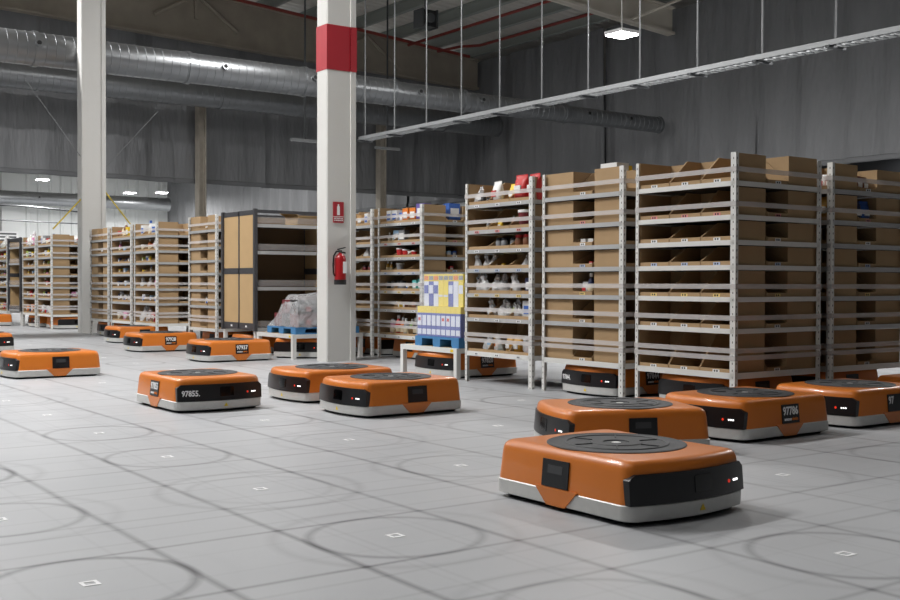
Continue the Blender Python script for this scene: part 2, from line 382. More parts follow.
# cable tray on rods
XT, ZT, Y0T, Y1T = 9.0, 3.56, -4.0, 10.05
tr = empty('cable_tray', (XT, 0, ZT), label='long hanging wire cable tray sloping across upper right of view', cat='cable tray')
MB().box(-.13, -.115, Y0T, Y1T, -.01, .05).build('side_rail', 'tray', tr); MB().box(.115, .13, Y0T, Y1T, -.01, .05).build('side_rail', 'tray', tr)
rm = boxm('rung', 'tray', -.115, .115, -.02, .02, -.01, .005); yy = Y0T+.1
while yy < Y1T: put('rung', rm, tr, (0, yy, 0)); yy += .12
MB().tube([(-.03, Y0T, .03), (-.05, 3, .03), (-.02, Y1T, .03)], .03, 6).build('cable', 'conduit', tr)
rod = MB().tube([(.0, 0, -.03), (0, 0, 4.8)], .012, 6).mesh('hanger_rod', 'rod_grey'); ft = boxm('bracket', 'conduit', -.16, .16, -.03, .03, -.04, -.012)
for yy in [10.02-1.035*q for q in range(13)]: put('hanger_rod', rod, tr, (0, yy, 0)); put('bracket', ft, tr, (0, yy, 0))
# hall lamps
lc = MB().box(-.22, .22, -.22, .22, .02, .08).mesh('housing', 'lamp_case'); lg = boxm('diffuser', 'lamp_glow', -.2, .2, -.2, .2, .0, .02)
def lamp(x, y, z, lab, power=1.0):
    r = empty('hanging_lamp', (x, y, z), label=lab, cat='lamp', group='hanging square hall lamps')
    put('housing', lc, r); put('diffuser', lg, r)
    zt = roof_z(x)+.36-z
    MB().tube([(0, 0, .07), (-.03, 0, zt*.5), (0, 0, zt)], .012, 6).build('suspension_cable', 'cable_white', r)
    ld = bpy.data.lights.new('lamp_light', 'AREA'); ld.shape = 'SQUARE'; ld.size = .42*S; ld.energy = LAMP_W*power; ld.color = (1, .99, .98)
    lo = bpy.data.objects.new('lamp_light', ld); col.objects.link(lo); lo.parent = r; lo.location = (0, 0, -.012*S)
lamp(11.83, 6, 5.19, 'bright square lamp hanging above the cable tray at upper right', 1)
HALL = [(-3.6, 1, 7, 2.2), (-1.2, 1, 7, 2.2), (1.4, 1, 7, .7), (-3.6, 11, 7, 2.6), (-1.2, 11, 7, 2.6), (1.4, 11, 7, .8), (-2.2, -5, 7, .5), (7, 8, 6.5, 1.1), (8, 2, 6.5, 1.1), (11.8, -2, 5.2, 2.2)]  # unseen hall lamps; those towards the right wall added to brighten the curtains
for k, (x, y, z, pw) in enumerate(HALL): lamp(x, y, z, 'unseen square hall lamp hanging high above the robot floor, outside the picture, %s' % NUM[k], pw)
lamp(10.15, 36, 4.79, 'small lit lamp above the duct beyond the back curtain, leftmost', 2.2)
lamp(13.95, 37, 4.53, 'small lit lamp beside the duct beyond the back curtain, middle', 2.2)
lamp(15.9, 38.5, 4.73, 'small lit lamp at the duct end beyond the back curtain, rightmost', 1.0)
for k, (x, y) in enumerate(((4, 24), (10, 24), (4, 31), (14, 30))): lamp(x, y, 6.2, 'square lamp beyond the back curtain, hidden behind it, %s' % NUM[k], 1.3)
lamp(23.0, 7.7, 4.08, 'small lit lamp in dark bay at the right edge', .04)

# guy wires and straps at the left column, conduits beyond the curtain
pipe('guy_wire', [(3.61, 10.0, 2.86), (2.77, 10.0, 3.98)], .006, 'rod_grey', 'thin pale guy wire rising left from plain column', 'wire')
pipe('guy_wire', [(4.0, 10.0, 2.7), (4.9, 10.0, 3.72)], .006, 'rod_grey', 'thin pale guy wire rising right from plain column', 'wire')
pipe('ratchet_strap', [(3.61, 10.0, 2.18), (3.16, 10.0, 1.68)], .012, 'strap_yellow', 'yellow strap slanting down left from plain column', 'strap')
pipe('ratchet_strap', [(4.0, 10.0, 2.32), (4.42, 10.0, 1.8)], .012, 'strap_yellow', 'yellow strap slanting down right from plain column', 'strap')
pipe('conduit_pipe', [(6.6, 36, 7), (6.6, 36, 3.75), (9.6, 36, 3.75), (12.5, 36, 3.55)], .035, 'conduit', 'dark conduit dropping and turning right before the white wall')
pipe('conduit_pipe', [(4.5, 36.2, 3.85), (6.5, 36.2, 3.8)], .03, 'conduit', 'dark horizontal conduit at far left before the white wall')
pipe('conduit_pipe', [(3, 36.4, 3.3), (12.5, 36.4, 3.15)], .025, 'conduit', 'lowest thin horizontal conduit before the white wall')
pipe('hanging_rod', [(5.55, 34, 3.2), (5.55, 34, 7)], .03, 'conduit', 'short dark vertical rod hanging at far left beyond curtain', 'rod')
# heater-like black box under the roof
hb = empty('ceiling_speaker', (11.0, 10.9, 6.3), label='black caged box hanging under the roof purlins', cat='fixture')
MB().box(-.15, .15, -.15, .15, -.17, .17).build('body', 'black_plastic', hb)
for s in (-1, 1): MB().box(s*.18-.015, s*.18+.015, -.17, .17, -.19, .19).build('cage_side', 'conduit', hb)
MB().tube([(0, 0, .17), (0, 0, roof_z(11.0)-6.25)], .03, 8).build('mount', 'conduit', hb)
MB().tube([(0, -.15, 0), (0, -.2, 0)], .1, 16).build('lens_ring', 'conduit', hb)
# little brackets hanging before the curtain
for (x, y, z, lab) in ((9.57, 13.5, 3.95, 'small steel crossbar hanging on rod, left of banded column'), (12.66, 15, 4.15, 'small pale crossbar hanging on rod, right of banded column')):
    b = empty('hanging_bracket', (x, y, z), label=lab, cat='bracket', group='hanging rod brackets')
    MB().box(-.35, .35, -.04, .04, -.03, .03).build('crossbar', 'tray', b); MB().tube([(0, 0, 0), (0, 0, roof_z(x)-z)], .022, 6).build('rod', 'conduit', b)
# notices on the far wall
for x, z, lab in ((12.97, 2.55, 'small grey printed notice on far white wall'), (10.42, 2.75, 'white notice with red mark at far left')):
    n = empty('wall_notice', (x, YF-.6, z), label=lab, cat='sign'); MB().box(-.45, .45, 0, .03, -.3, .3).build('board', 'sticker_white', n)
    for q in range(3): MB().box(-.36, .36, -.012, 0, .15-q*.14, .22-q*.14).build('text_line', 'conduit', n)
    if x < 11: MB().box(-.15, .15, -.012, 0, -.62, -.34).build('red_mark', 'red_paint', n)

# ------------------------------------------------------------------ storage pods
W = .4394; PH = 1.665
ZB = [1.469, 1.254, 1.093, .934, .729, .526, .241]       # shelf beam centres, top to bottom
BH = .016
BANDS = [1.558, 1.339, .813, .611, .402, .355]
LEVEL = ['top', 'second', 'third', 'fourth', 'fifth', 'sixth', 'bottom']
angle_post = MB().prism([(0, 0), (.027, 0), (.027, .006), (.006, .006), (.006, .042), (0, .042)], 'z', 0, PH).mesh('post', 'post_slotted')
beam_me = boxm('beam', 'galv', -W+.01, W-.01, 0, .012, -BH, BH)
beam_low = boxm('beam', 'post_paint', -W+.01, W-.01, 0, .012, -BH*1.2, BH*1.2)
beam_white = boxm('beam', 'post_paint', -W+.01, W-.01, 0, .012, -BH, BH)
deck_me = boxm('shelf_deck', 'deck', -W+.014, W-.014, -W+.014, W-.014, -.006, .006)
band_me = MB()
e = W+.004
for q in ((-e, e, -e, -e+.003), (-e, e, e-.003, e), (-e, -e+.003, -e, e), (e-.003, e, -e, e)): band_me.box(*q, -.016, .016)
band_me = band_me.mesh('elastic_band', 'band')
D1 = .31; CT = .005; FW = (2*W-.05)/3
def bin_mesh(h, outer):       # front bin opening to -x, origin at front centre of floor; outer -1/0/+1 side that is full height
    m = MB(); hw = FW/2-.001; lip = .034
    m.box(0, D1, -hw, hw, 0, CT); m.box(0, CT, -hw, hw, 0, lip); m.box(D1-CT, D1, -hw, hw, 0, h)
    for s in (-1, 1):
        y0, y1 = sorted((s*hw, s*(hw-CT)))
        if s == outer: m.box(0, D1, y0, y1, 0, h)
        else: m.prism([(0, 0), (D1, 0), (D1, h), (D1*.55, h), (0, lip)], 'y', y0, y1)
    return m.mesh('bin', 'cardboard')
CW = 2*W-2*D1-.05
def mid_mesh(h):
    m = MB(); hw = CW/2; d = W-.05; lip = .034
    m.box(-hw, hw, 0, d, 0, CT); m.box(-hw, hw, 0, CT, 0, lip); m.box(-hw, hw, d-CT, d, 0, h)
    for s in (-1, 1):
        x0, x1 = sorted((s*hw, s*(hw-CT))); m.prism([(0, 0), (d, 0), (d, h), (d*.5, h), (0, lip)], 'x', x0, x1)
    return m.mesh('centre_bin', 'cardboard')
BINS = []
for k, z in enumerate(ZB):
    top = (ZB[k-1]-BH-.004) if k else PH+.0
    h = top-(z+.008); BINS.append((bin_mesh(h, 1), bin_mesh(h, 0), bin_mesh(h, -1), mid_mesh(h), h))
STK = ['sticker_white', 'sticker_red', 'sticker_white', 'sticker_blue', 'sticker_yellow', 'sticker_white', 'sticker_white']
stk = {}
for c in set(STK):
    mb = MB().box(-.0015, 0, -.028, .028, -.0095, .0095).box(-.0022, -.0015, -.014, -.002, -.006, .006).box(-.0022, -.0015, .006, .018, -.006, .006)
    me = mb.mesh('bin_sticker', c); me.materials.append(MATS['ink'])
    for q, f in enumerate(me.polygons): f.material_index = 1 if (f.center.x < -.0016*S or (-.0021*S < f.center.x < -.00155*S)) else 0
    stk[c] = me
def pod(cx, cy, rot, lab, detail=2, skip_mid_top=False, on_beam=False, painted=False, back_top=True):
    """rot 0: bins open to -x and +x; rot 1: bins open to -y and +y"""
    root = empty('storage_pod', (cx, cy, 0), PI/2*rot, label=lab, cat='shelf', group='fabric-free storage pods with cardboard bins')
    for k, (sx, sy) in enumerate(((-1, -1), (1, -1), (1, 1), (-1, 1))): put('post', angle_post, root, (sx*W, sy*W, 0), k*PI/2)
    for k, z in enumerate(ZB):
        bm = beam_low if k == 6 else (beam_white if painted else beam_me)
        for q in range(4):
            a = q*PI/2; put('beam', bm, root, (math.sin(a)*W, -math.cos(a)*W, z), a)
        put('shelf_deck', deck_me, root, (0, 0, z))
        bl, bc, br, mid, h = BINS[k]
        for side in (0, 1):
            a = side*PI; sg = -1 if side == 0 else 1
            if side and k == 0 and not back_top: continue
            for q, me in ((1, bl), (0, bc), (-1, br)):
                b = put('bin', me, root, (sg*(W-.014), -sg*q*FW, z+.008), a)
                if side == 0 and detail > 1 or (rot and side == 1 and False):
                    s = put('bin_sticker', stk[STK[k]], b, (-.0005, .0, .018))
                    if on_beam: s.location.x = -.016*S; s.location.z = -.008*S
                    if detail > 1 and not on_beam: pass
            if not (skip_mid_top and k == 0):
                c = put('centre_bin', mid, root, (0, sg*(W-.016), z+.008), a)
                if detail > 1: put('bin_sticker', stk[STK[k]], c, (0, -.0005, .018), PI/2)
    for zz in BANDS: put('elastic_band', band_me, root, (0, 0, zz))
    return root
PODS = {}
def P(key, cx, cy, rot, lab, short, **k): PODS[key] = (pod(cx, cy, rot, lab, **k), cx, cy, rot, short)
dy = .0186; dx = .0165
P('p1', 4+dx, -3+dy, 0, 'nearest large pod at right, open bins nearly all empty, corner towards camera', 'nearest large pod', painted=True, back_top=False)
P('p2', 4+dx, -2+dy, 1, 'pod showing closed cardboard sides and one narrow middle opening, left of nearest pod', 'pod left of nearest pod')
P('p3', 4+dx, -1+dy, 0, 'pod full of bagged goods, right of yellow wrapped pallet load', 'pod right of yellow load', on_beam=True)
P('p0', 5+dx, -3+dy, 0, 'pod at right edge, behind and right of the nearest pod', 'pod at right edge', back_top=False)
P('a', 5+dx, 2+dy, 0, 'pod with bottles and jars just right of the banded column', 'pod right of banded column', on_beam=True)
P('b', 5+dx, 3+dy, 0, 'dim pod mostly hidden behind the banded column', 'dim pod behind banded column', detail=1)
P('w', 4+dx, 5+dy, 1, 'pod with narrow middle opening, left of wooden-panelled rack', 'pod left of panelled rack', detail=1)
P('g7', 4+dx, 7+dy, 0, 'rightmost open pod of the three between plain column and panelled rack', 'rightmost distant pod', detail=1, back_top=False)
P('g8', 4+dx, 8+dy, 0, 'middle open pod of the three between plain column and panelled rack', 'middle distant pod', detail=1)
P('g9', 4+dx, 9+dy, 1, 'closed-sided pod touching the plain column on its right', 'pod touching plain column', detail=1)
P('f12', 4+dx, 12+dy, 0, 'far pod left of plain column, corner and long side showing', 'far pod left of plain column', detail=1)
P('f13', 4+dx, 13+dy, 0, 'far open pod, second to the left of plain column', 'second far pod', detail=1)
P('f15', 4+dx, 15+dy, 0, 'farthest open pod at the left picture edge', 'farthest pod at left edge', detail=1)
P('h7', 5+dx, 7+dy, 0, 'pod hidden behind the rightmost of the three distant pods', 'hidden pod', detail=1)

# tall open boxes standing in the top level of some pods
def open_box(name, x0, x1, y0, y1, z0, h, lab, m='cardboard', flap=False):
    r = empty(name, ((x0+x1)/2, (y0+y1)/2, z0), label=lab, cat='box'); a, b, t = (x1-x0)/2, (y1-y0)/2, .006
    MB().box(-a, a, -b, b, 0, t).build('base', m, r)
    MB().box(-a, a, -b, -b+t, t, h).build('side', m, r); MB().box(-a, a, b-t, b, t, h).build('side', m, r)
    MB().box(-a, -a+t, -b+t, b-t, t, h).build('side', m, r); MB().box(a-t, a, -b+t, b-t, t, h).build('side', m, r)
    if flap: MB().prism([(-a-.07, h+.03), (-a, h), (-a, h+.006), (-a-.07, h+.036)], 'y', -b, b).build('flap', m, r)
    return r

# panelled racks with dark frame
def panel_rack(cx, cy, rz, lab):
    root = empty('panelled_rack', (cx, cy, 0), rz, label=lab, cat='rack', group='dark-framed racks')
    for sx in (-1, 1):
        for sy in (-1, 1): MB().box(sx*W-.02, sx*W+.02, sy*W-.02, sy*W+.02, .27, PH+.01).build('post', 'dark_steel', root); MB().box(sx*(W-.02)-.02, sx*(W-.02)+.02, sy*(W-.02)-.02, sy*(W-.02)+.02, 0, .27).build('leg', 'post_paint', root)
    for sx in (-1, 1):
        x0, x1 = sorted((sx*W, sx*(W-.02)))
        MB().box(x0, x1, -.015, .015, .29, PH).build('mullion', 'dark_steel', root)
        for z0, z1 in ((.285, .36), (.93, 1.0), (1.61, 1.665)): MB().box(x0, x1, -W+.02, W-.02, z0, z1).build('rail', 'dark_steel', root)
        for sy in (-1, 1):
            y0, y1 = sorted((sy*.015, sy*(W-.02)))
            xa, xb = sorted((sx*(W-.003), sx*(W-.013)))
            for z0, z1 in ((.36, .93), (1.0, 1.61)): MB().box(xa, xb, y0+.004, y1-.004, z0, z1).build('wood_panel', 'board_panel', root)
            for z0 in (.32,): MB().box(min(sx*(W+.003), sx*W), max(sx*(W+.003), sx*W), sy*.2-.02, sy*.2+.02, z0-.01, z0+.01).build('tag', 'sticker_white', root)
    for z in (.29, .76, 1.175, 1.485):
        MB().box(-W+.015, W-.015, -W+.015, W-.015, z-.008, z+.004).build('shelf', 'deck', root)
        for sy in (-1, 1): MB().box(-W+.02, W-.02, min(sy*W, sy*(W-.012)), max(sy*W, sy*(W-.012)), z-.02, z+.02).build('shelf_beam', 'galv', root)
        for sy in (-1, 1): MB().box(-W+.02, W-.02, min(sy*W, sy*(W-.004)), max(sy*W, sy*(W-.004)), z+.03, z+.10).build('guard_strip', 'guard', root)
    MB().box(-W+.02, W-.02, -.01, .01, .3, PH-.06).build('centre_panel', 'dark_board', root)
    for sy in (-1, 1): MB().box(-W, W, sy*W-.015, sy*W+.015, 1.63, 1.665).build('top_rail', 'dark_steel', root)
    return root
mat('dark_board', '#6f5a42', .85)
panel_rack(4+dx, 3.94, 0, 'dark-framed rack with four wooden end panels, left of banded column')
panel_rack(4+dx, 14+dy, PI/2, 'far dark-framed rack with white strips near left picture edge')
open_box('cardboard_box', 4.15, 4.42, 3.54, 3.88, 1.49, .13, 'open cardboard box on top shelf of the panelled rack', 'board_panel', True)
# the boxes poking out of the tops of pods
open_box('cardboard_box', 4.13, 4.43, -3.40, -3.02, 1.478, .20, 'tall cardboard box on the top of the nearest pod, right side')
open_box('cardboard_box', 5.13, 5.43, -3.40, -3.1, 1.478, .17, 'cardboard box at top of the pod at right edge')
open_box('cardboard_box', 4.13, 4.43, 6.62, 7.0, 1.478, .17, 'pale cardboard box on top of rightmost of three distant pods')

# ------------------------------------------------------------------ stands with pallets
def stand(cx, cy, lab):
    root = empty('pallet_stand', (cx, cy, 0), label=lab, cat='table', group='low white pallet stands')
    for sx in (-1, 1):
        for sy in (-1, 1): MB().box(sx*(W-.022)-.022, sx*(W-.022)+.022, sy*(W-.022)-.022, sy*(W-.022)+.022, 0, .225).build('leg', 'post_paint', root)
        MB().box(sx*(W-.015)-.015, sx*(W-.015)+.015, -W, W, .225, .268).build('rail', 'post_paint', root)
        MB().box(-W+.03, W-.03, sx*(W-.015)-.015, sx*(W-.015)+.015, .225, .268).build('rail', 'post_paint', root)
    MB().box(-W+.03, W-.03, -W+.03, W-.03, .245, .268).build('top_board', 'board_panel', root)
    MB().box(-W-.002, -W, -W+.05, -W+.09, .235, .258).build('sticker', 'yellow', root)
    return root
stand(4+dx, dy, 'white steel stand carrying the yellow and blue pallet load')
stand(4+dx, 3+dy, 'white steel stand carrying the film-wrapped heap beside banded column')
def pallet(x0, x1, y0, y1, z0, h, lab):
    r = empty('blue_pallet', ((x0+x1)/2, (y0+y1)/2, z0), label=lab, cat='pallet', group='blue pallets'); a, b = (x1-x0)/2, (y1-y0)/2
    MB().box(-a, a, -b, b, h*.78, h).build('deck_board', 'pallet_blue', r)
    for sy in (-1, 0, 1): MB().box(-a, a, sy*(b-.05)-.05, sy*(b-.05)+.05, 0, h*.18).build('runner', 'pallet_blue', r)
    for sx in (-1, 0, 1):
        for sy in (-1, 0, 1): MB().box(sx*(a-.06)-.06, sx*(a-.06)+.06, sy*(b-.055)-.055, sy*(b-.055)+.055, h*.18, h*.78).build('block', 'pallet_blue', r)
pallet(3.60, 4.4, -.42, .25, .268, .088, 'blue pallet under the yellow and blue cartons')
pallet(3.62, 4.42, 2.60, 3.28, .268, .075, 'blue pallet under the film-wrapped heap')
# cartons of the yellow and blue load
mat('carton_blue', '#3f51a6', .45); mat('carton_yellow', '#e5cf3a', .45); mat('carton_white', '#d5dae8', .45); mat('carton_red', '#c8413c', .45)
def carton(x, y, z, wy, d, h, tier, k, row):
    low = tier == 0
    lab = '%s carton in %s tier of the wrapped load, %s row, %s from left' % ('blue and white' if low else 'yellow topped', 'lower' if low else 'upper', 'front' if row == 0 else 'back', NUM[k])
    r = empty('detergent_carton', (x, y, z), label=lab, cat='carton', group='cartons on the yellow wrapped load')
    MB().box(0, d, -wy/2+.001, wy/2-.001, 0, h*.78).build('body', 'carton_blue' if low else ['carton_white', 'carton_blue', 'carton_white', 'carton_yellow', 'carton_yellow', 'carton_blue', 'carton_white', 'carton_yellow'][k], r)
    MB().box(0, d, -wy/2+.001, wy/2-.001, h*.78, h).build('top_band', 'carton_yellow', r)
    if row == 0:
        f = wy/2-.008
        if low:
            MB().box(-.003, 0, -f, f, h*.36, h*.70).build('label_panel', 'carton_white', r); MB().box(-.003, 0, -f, f, h*.06, h*.24).build('label_panel', 'carton_white', r)
            if k in (0, 5, 6): MB().box(-.005, -.003, -f*.6, f*.6, h*.52, h*.62).build('red_logo', 'carton_red', r)
        else:
            MB().box(-.003, 0, -f, f, h*.82, h*.95).build('square_print', 'goods_orange' if k in (0, 2, 6) else 'goods_grey', r)
            if k in (3, 4): MB().box(-.003, 0, -f, f, h*.3, h*.36).build('label_panel', 'carton_white', r)
            else: MB().box(-.003, 0, -f, f, h*.40, h*.66).build('label_panel', 'carton_blue' if k in (0, 2) else 'carton_white', r)
gm('orange'); gm('grey')
for row in range(2):
    for k in range(9):
        wy = .66/9; carton(3.62+row*.38, .24-wy*(k+.5), .357, wy, .375, .265, 0, k, row)
    for k in range(8):
        wy = .60/8; carton(3.65+row*.36, .18-wy*(k+.5), .623, wy, .355, .285, 1, k, row)
def film_shell(name, boxes, m, lab):
    mb = MB()
    for (x0, x1, y0, y1, z0, z1) in boxes:
        mb.grid(lambda s, t: (x0, y0+(y1-y0)*s, z0+(z1-z0)*t), 6, 4); mb.grid(lambda s, t: (x1, y0+(y1-y0)*s, z0+(z1-z0)*t), 6, 4)
        mb.grid(lambda s, t: (x0+(x1-x0)*s, y0, z0+(z1-z0)*t), 6, 4); mb.grid(lambda s, t: (x0+(x1-x0)*s, y1, z0+(z1-z0)*t), 6, 4)
        mb.grid(lambda s, t: (x0+(x1-x0)*s, y0+(y1-y0)*t, z1), 6, 6)
    return mb.build(name, m, label=lab, cat='film', smooth=True)
film_shell('stretch_film', [(3.61, 4.385, -.43, .25, .36, .625), (3.635, 4.375, -.43, .19, .626, .915)], 'film', 'clear stretch film around the yellow and blue load')
# wrapped heap on the second stand
for k in range(12):
    i, j, l = k % 2, (k//2) % 3, k//6
    c = ['maroon', 'brown', 'black', 'maroon'][(k*7) % 4]
    if l == 1 and j == 2: continue
    r = empty('drink_pack', (3.68+i*.36, 2.66+j*.19, .345+l*.15), label='%s pack inside wrapped heap, %s layer, %s file, %s from camera' % (c, 'upper' if l else 'lower', 'left' if i == 0 else 'right', ['first', 'second', 'third'][j]), cat='pack', group='packs in the wrapped heap')
    MB().box(0, .34, 0, .18, 0, .145).build('body', gm(c), r)
    for q in range(4): MB().box(.02+q*.082, .08+q*.082, -.004, 0, .02, .075).build('print', gm('red' if (q+k) % 2 else 'grey'), r)
def heap(s, t):
    x = 3.63+.78*s; y = 2.595+.72*t
    h = .70-.02*math.sin(9*s) if t < .5 else .70-(t-.5)*2*.33
    ed = min(s, 1-s, t*1.0, (1-t)); k = min(1, ed/.09); z = .345+(h-.345)*(k**.6)
    z += .012*math.sin(23*s+5*t)*math.sin(17*t+4*s)
    return (x, y, z)
MB().grid(heap, 26, 26).build('wrapping_film', 'film_heavy', label='crumpled clear film draped over heap on the stand beside banded column', cat='film', smooth=True)

# ------------------------------------------------------------------ fire extinguisher and sign on the column
ex = empty('fire_extinguisher', (3.82, 1.985, 1.02-.21), label='red fire extinguisher hanging on the banded column', cat='extinguisher')
MB().lathe([(.06, 0), (.064, .005), (.064, .05), (.06, .052)], 20).build('black_base', 'black_plastic', ex, smooth=True)
tk = MB().lathe([(.06, .05), (.06, .27), (.054, .295), (.03, .318), (.018, .325), (.018, .335)], 20).build('tank', 'extinguisher', ex, smooth=True)
MB().box(.0, .045, -.0625, -.045, .12, .24).build('printed_label', 'sticker_white', tk)
MB().lathe([(.018, .333), (.02, .36), (.01, .362)], 12).build('valve', 'conduit', ex)
MB().prism([(-.03, .362), (.06, .385), (.06, .395), (-.03, .374)], 'y', -.01, .01).build('lever', 'black_plastic', ex)
MB().prism([(0, .335), (.06, .325), (.06, .34), (0, .35)], 'y', -.01, .01).build('handle', 'black_plastic', ex)
MB().tube([(-.01, 0, .35), (-.05, -.005, .345), (-.082, -.01, .30), (-.09, -.01, .2), (-.085, -.01, .12), (-.07, -.01, .09)], .009, 8).build('hose', 'black_plastic', ex, smooth=True)
MB().box(-.03, .03, .05, .086, .2, .26).build('wall_hook', 'conduit', ex)
sg = empty('extinguisher_sign', (3.843, 2.068, 1.57), label='small red sign with white extinguisher symbol on the column', cat='sign')
MB().box(-.063, .063, -.008, 0, -.11, .11).build('plate', 'red_paint', sg)
MB().prism([(-.018, -.03), (.014, -.03), (.014, .06), (.006, .07), (.006, .085), (-.01, .085), (-.01, .07), (-.018, .06)], 'y', -.010, -.008).build('symbol', 'white_ink', sg)
MB().box(-.063, .063, -.0095, -.008, -.048, -.043).build('rule', 'white_ink', sg)
for z in (-.066, -.086):
    o = put('lettering', text_mesh('EXTINTOR' if z > -.07 else 'DE INCENDIOS', .022 if z > -.07 else .016, 'white_ink'), sg, (0, -.0095, z)); o.rotation_euler = (PI/2, 0, 0)

# ------------------------------------------------------------------ robots
HL, HW = .360, .300
def outline(d, n=7, bow=.05):
    """footprint inset by d; front (bowed) is +x"""
    a, b = HL-d, HW-d; r = max(.008, .04-d*.3); pts = []
    for cx, cy, s in ((a-r, b-r, 0), (-a+r, b-r, 1), (-a+r, -b+r, 2), (a-r, -b+r, 3)):
        for i in range(5):
            t = s*PI/2+i*PI/8; pts.append((cx+r*math.cos(t), cy+r*math.sin(t)))
        if s == 3:
            for i in range(1, n): pts.append((a, -b+r+(2*b-2*r)*i/n))
    return [(x+(bow*(1-(y/HW)**2) if x > a-r else 0)+(-.012*(1-(y/HW)**2) if x < -a+r else 0), y) for x, y in pts]
def ring(d, z): return [(x, y, z) for x, y in outline(d)]
R = {}
R['shell'] = MB().loft([ring(0, .070), ring(.010, .178), ring(.013, .194), ring(.018, .207), ring(.027, .216), ring(.038, .2205), ring(.052, .222)]).mesh('shell', 'orange', True, 50)
R['skirt'] = MB().loft([ring(.012, .014), ring(-.003, .020), ring(-.004, .070), ring(.002, .075)]).mesh('base_skirt', 'skirt', True, 30)
R['under'] = MB().loft([ring(.03, .002), ring(.02, .016)]).mesh('underbody', 'black_plastic')
R['notch'] = MB().prism([(-.05, .016), (.05, .016), (.115, .080), (-.115, .080)], 'y', -HW-.008, -HW+.01).mesh('side_notch', 'orange')
def pin(z): return .009*(z-.0735)/.1045
def fpanel(off, z0, z1, y0, y1, n=24, corner=.02):
    m = MB(); rows = []
    for i in range(n+1):
        y = y0+(y1-y0)*i/n; x = HL+.05*(1-(y/HW)**2)
        ed = min(y-y0, y1-y); c = corner-math.sqrt(max(0, corner**2-(corner-min(ed, corner))**2)) if corner else 0
        rows.append([(x-.02, y, z0), (x+off-pin(z0), y, z0), (x+off-pin(z1-c), y, z1-c), (x-.03, y, z1-c)])
    return m.loft(rows)
R['panel'] = fpanel(.006, .0735, .178, -HW+.008, HW-.008).mesh('front_panel', 'black_plastic', True, 40)
R['window'] = fpanel(.0085, .1, .16, -.02, .075, 8, .004).mesh('sensor_window', 'black_glass', True, 40)
def blob(y, z, r, off=.008): 
    x = HL+.05*(1-(y/HW)**2)+off-.002-pin(z)
    return [(x, y+r*math.cos(2*PI*i/10), z+r*math.sin(2*PI*i/10)) for i in range(10)], [(x+.002, y+r*math.cos(2*PI*i/10), z+r*math.sin(2*PI*i/10)) for i in range(10)]
# heading +x, the robot's left is +y; seen from in front the lights are on the right = robot's left
R['logo'] = MB().loft(list(blob(.178, .118, .0065))).mesh('status_dot', 'red_led')
R['leds'] = [MB().loft(list(blob(y, .118, .0045))).mesh('status_light', 'led') for y in (.212, .224, .236)]
x0 = HL+.05*.97+.006
R['tri'] = MB().prism([(-.014+.02, .034), (.014+.02, .034), (.02, .058)], 'x', x0-.01, x0).mesh('warning_sticker', 'yellow')
R['disc'] = MB().lathe([(.264, .215), (.264, .2245), (.256, .2265), (.25, .2240), (.20, .2250), (.197, .2285), (.187, .2285), (.184, .2250), (.10, .2250), (.097, .2280), (.05, .2280), (.048, .2240), (.02, .2240)], 56).mesh('lift_disc', 'rubber', True, 30)
R['hub'] = MB().lathe([(.018, .222), (.018, .2255), (.01, .2260)], 16).mesh('disc_hub', 'skirt')
spk = MB()
for q in range(6):
    a = q*PI/3+.3; c, s = math.cos(a), math.sin(a)
    spk.tube([(c*.105, s*.105, .2255), (c*.18, s*.18, .2255)], .004, 4)
R['spk'] = spk.mesh('disc_rib', 'rubber_dark')
R['plate'] = MB().box(-.072, .072, -.004, 0, -.05, .05).mesh('number_plate', 'black_plastic')
R['plate_dash'] = MB().box(-.04, .04, -.005, -.004, .0, .03).mesh('blurred_print', 'rubber')
def robot(x, y, head, lab, num=None, front=False, small=False):
    """head: heading angle"""
    root = empty('warehouse_robot', (x, y, 0), head, label=lab, cat='robot', group='orange warehouse robots')
    put('underbody', R['under'], root); put('base_skirt', R['skirt'], root); sh = put('shell', R['shell'], root)
    put('side_notch', R['notch'], root); put('side_notch', R['notch'], root, (0, 0, 0), PI)
    pn = put('front_panel', R['panel'], root); put('sensor_window', R['window'], pn); put('status_dot', R['logo'], pn); [put('status_light', q, pn) for q in R['leds']]
    d = put('lift_disc', R['disc'], root); put('disc_hub', R['hub'], d); put('disc_rib', R['spk'], d, kind='stuff')
    put('warning_sticker', R['tri'], root)
    for s in (0, 1):
        pl = put('number_plate', R['plate'], root, (-.01, (HW-.0045)*(-1 if s == 0 else 1), .132), s*PI); pl.rotation_euler = (-.092, 0, s*PI)
        if num:
            lft = len(num) < 5
            o = put('lettering', text_mesh(num, .060, 'white_ink', 'LEFT' if lft else 'CENTER'), pl, (-.064 if lft else 0, -.0045, .014)); o.rotation_euler = (PI/2, 0, 0); o.scale = (.84, 1, 1)
            if not lft:
                o = put('lettering', text_mesh('amazon', .024, 'white_ink', 'RIGHT'), pl, (.004, -.0045, -.028)); o.rotation_euler = (PI/2, 0, 0); o.scale = (.8, 1, 1)
                o = put('lettering', text_mesh('robotics', .024, 'orange_ink', 'LEFT'), pl, (.006, -.0045, -.028)); o.rotation_euler = (PI/2, 0, 0); o.scale = (.65, 1, 1)
        else: put('blurred_print', R['plate_dash'], pl)
    if front and num:
        yy = -.21; xx = HL+.05*(1-(yy/HW)**2)+.005
        o = put('lettering', text_mesh(num+'.', .05, 'white_ink'), pn, (xx-.001, yy, .122)); sl = math.atan2(-2*.05*yy/HW**2, 1)
        o.rotation_euler = (PI/2, 0, PI/2+sl*-1 if False else PI/2-math.atan(.1*yy/HW**2)*-1)
        o.scale = (.85, 1, 1)
    return root
mX, mY, pY = PI, -PI/2, PI/2
robot(.985, -1.02, mY, 'robot numbered 97855 facing the camera, standing alone at centre left', '97855', True)
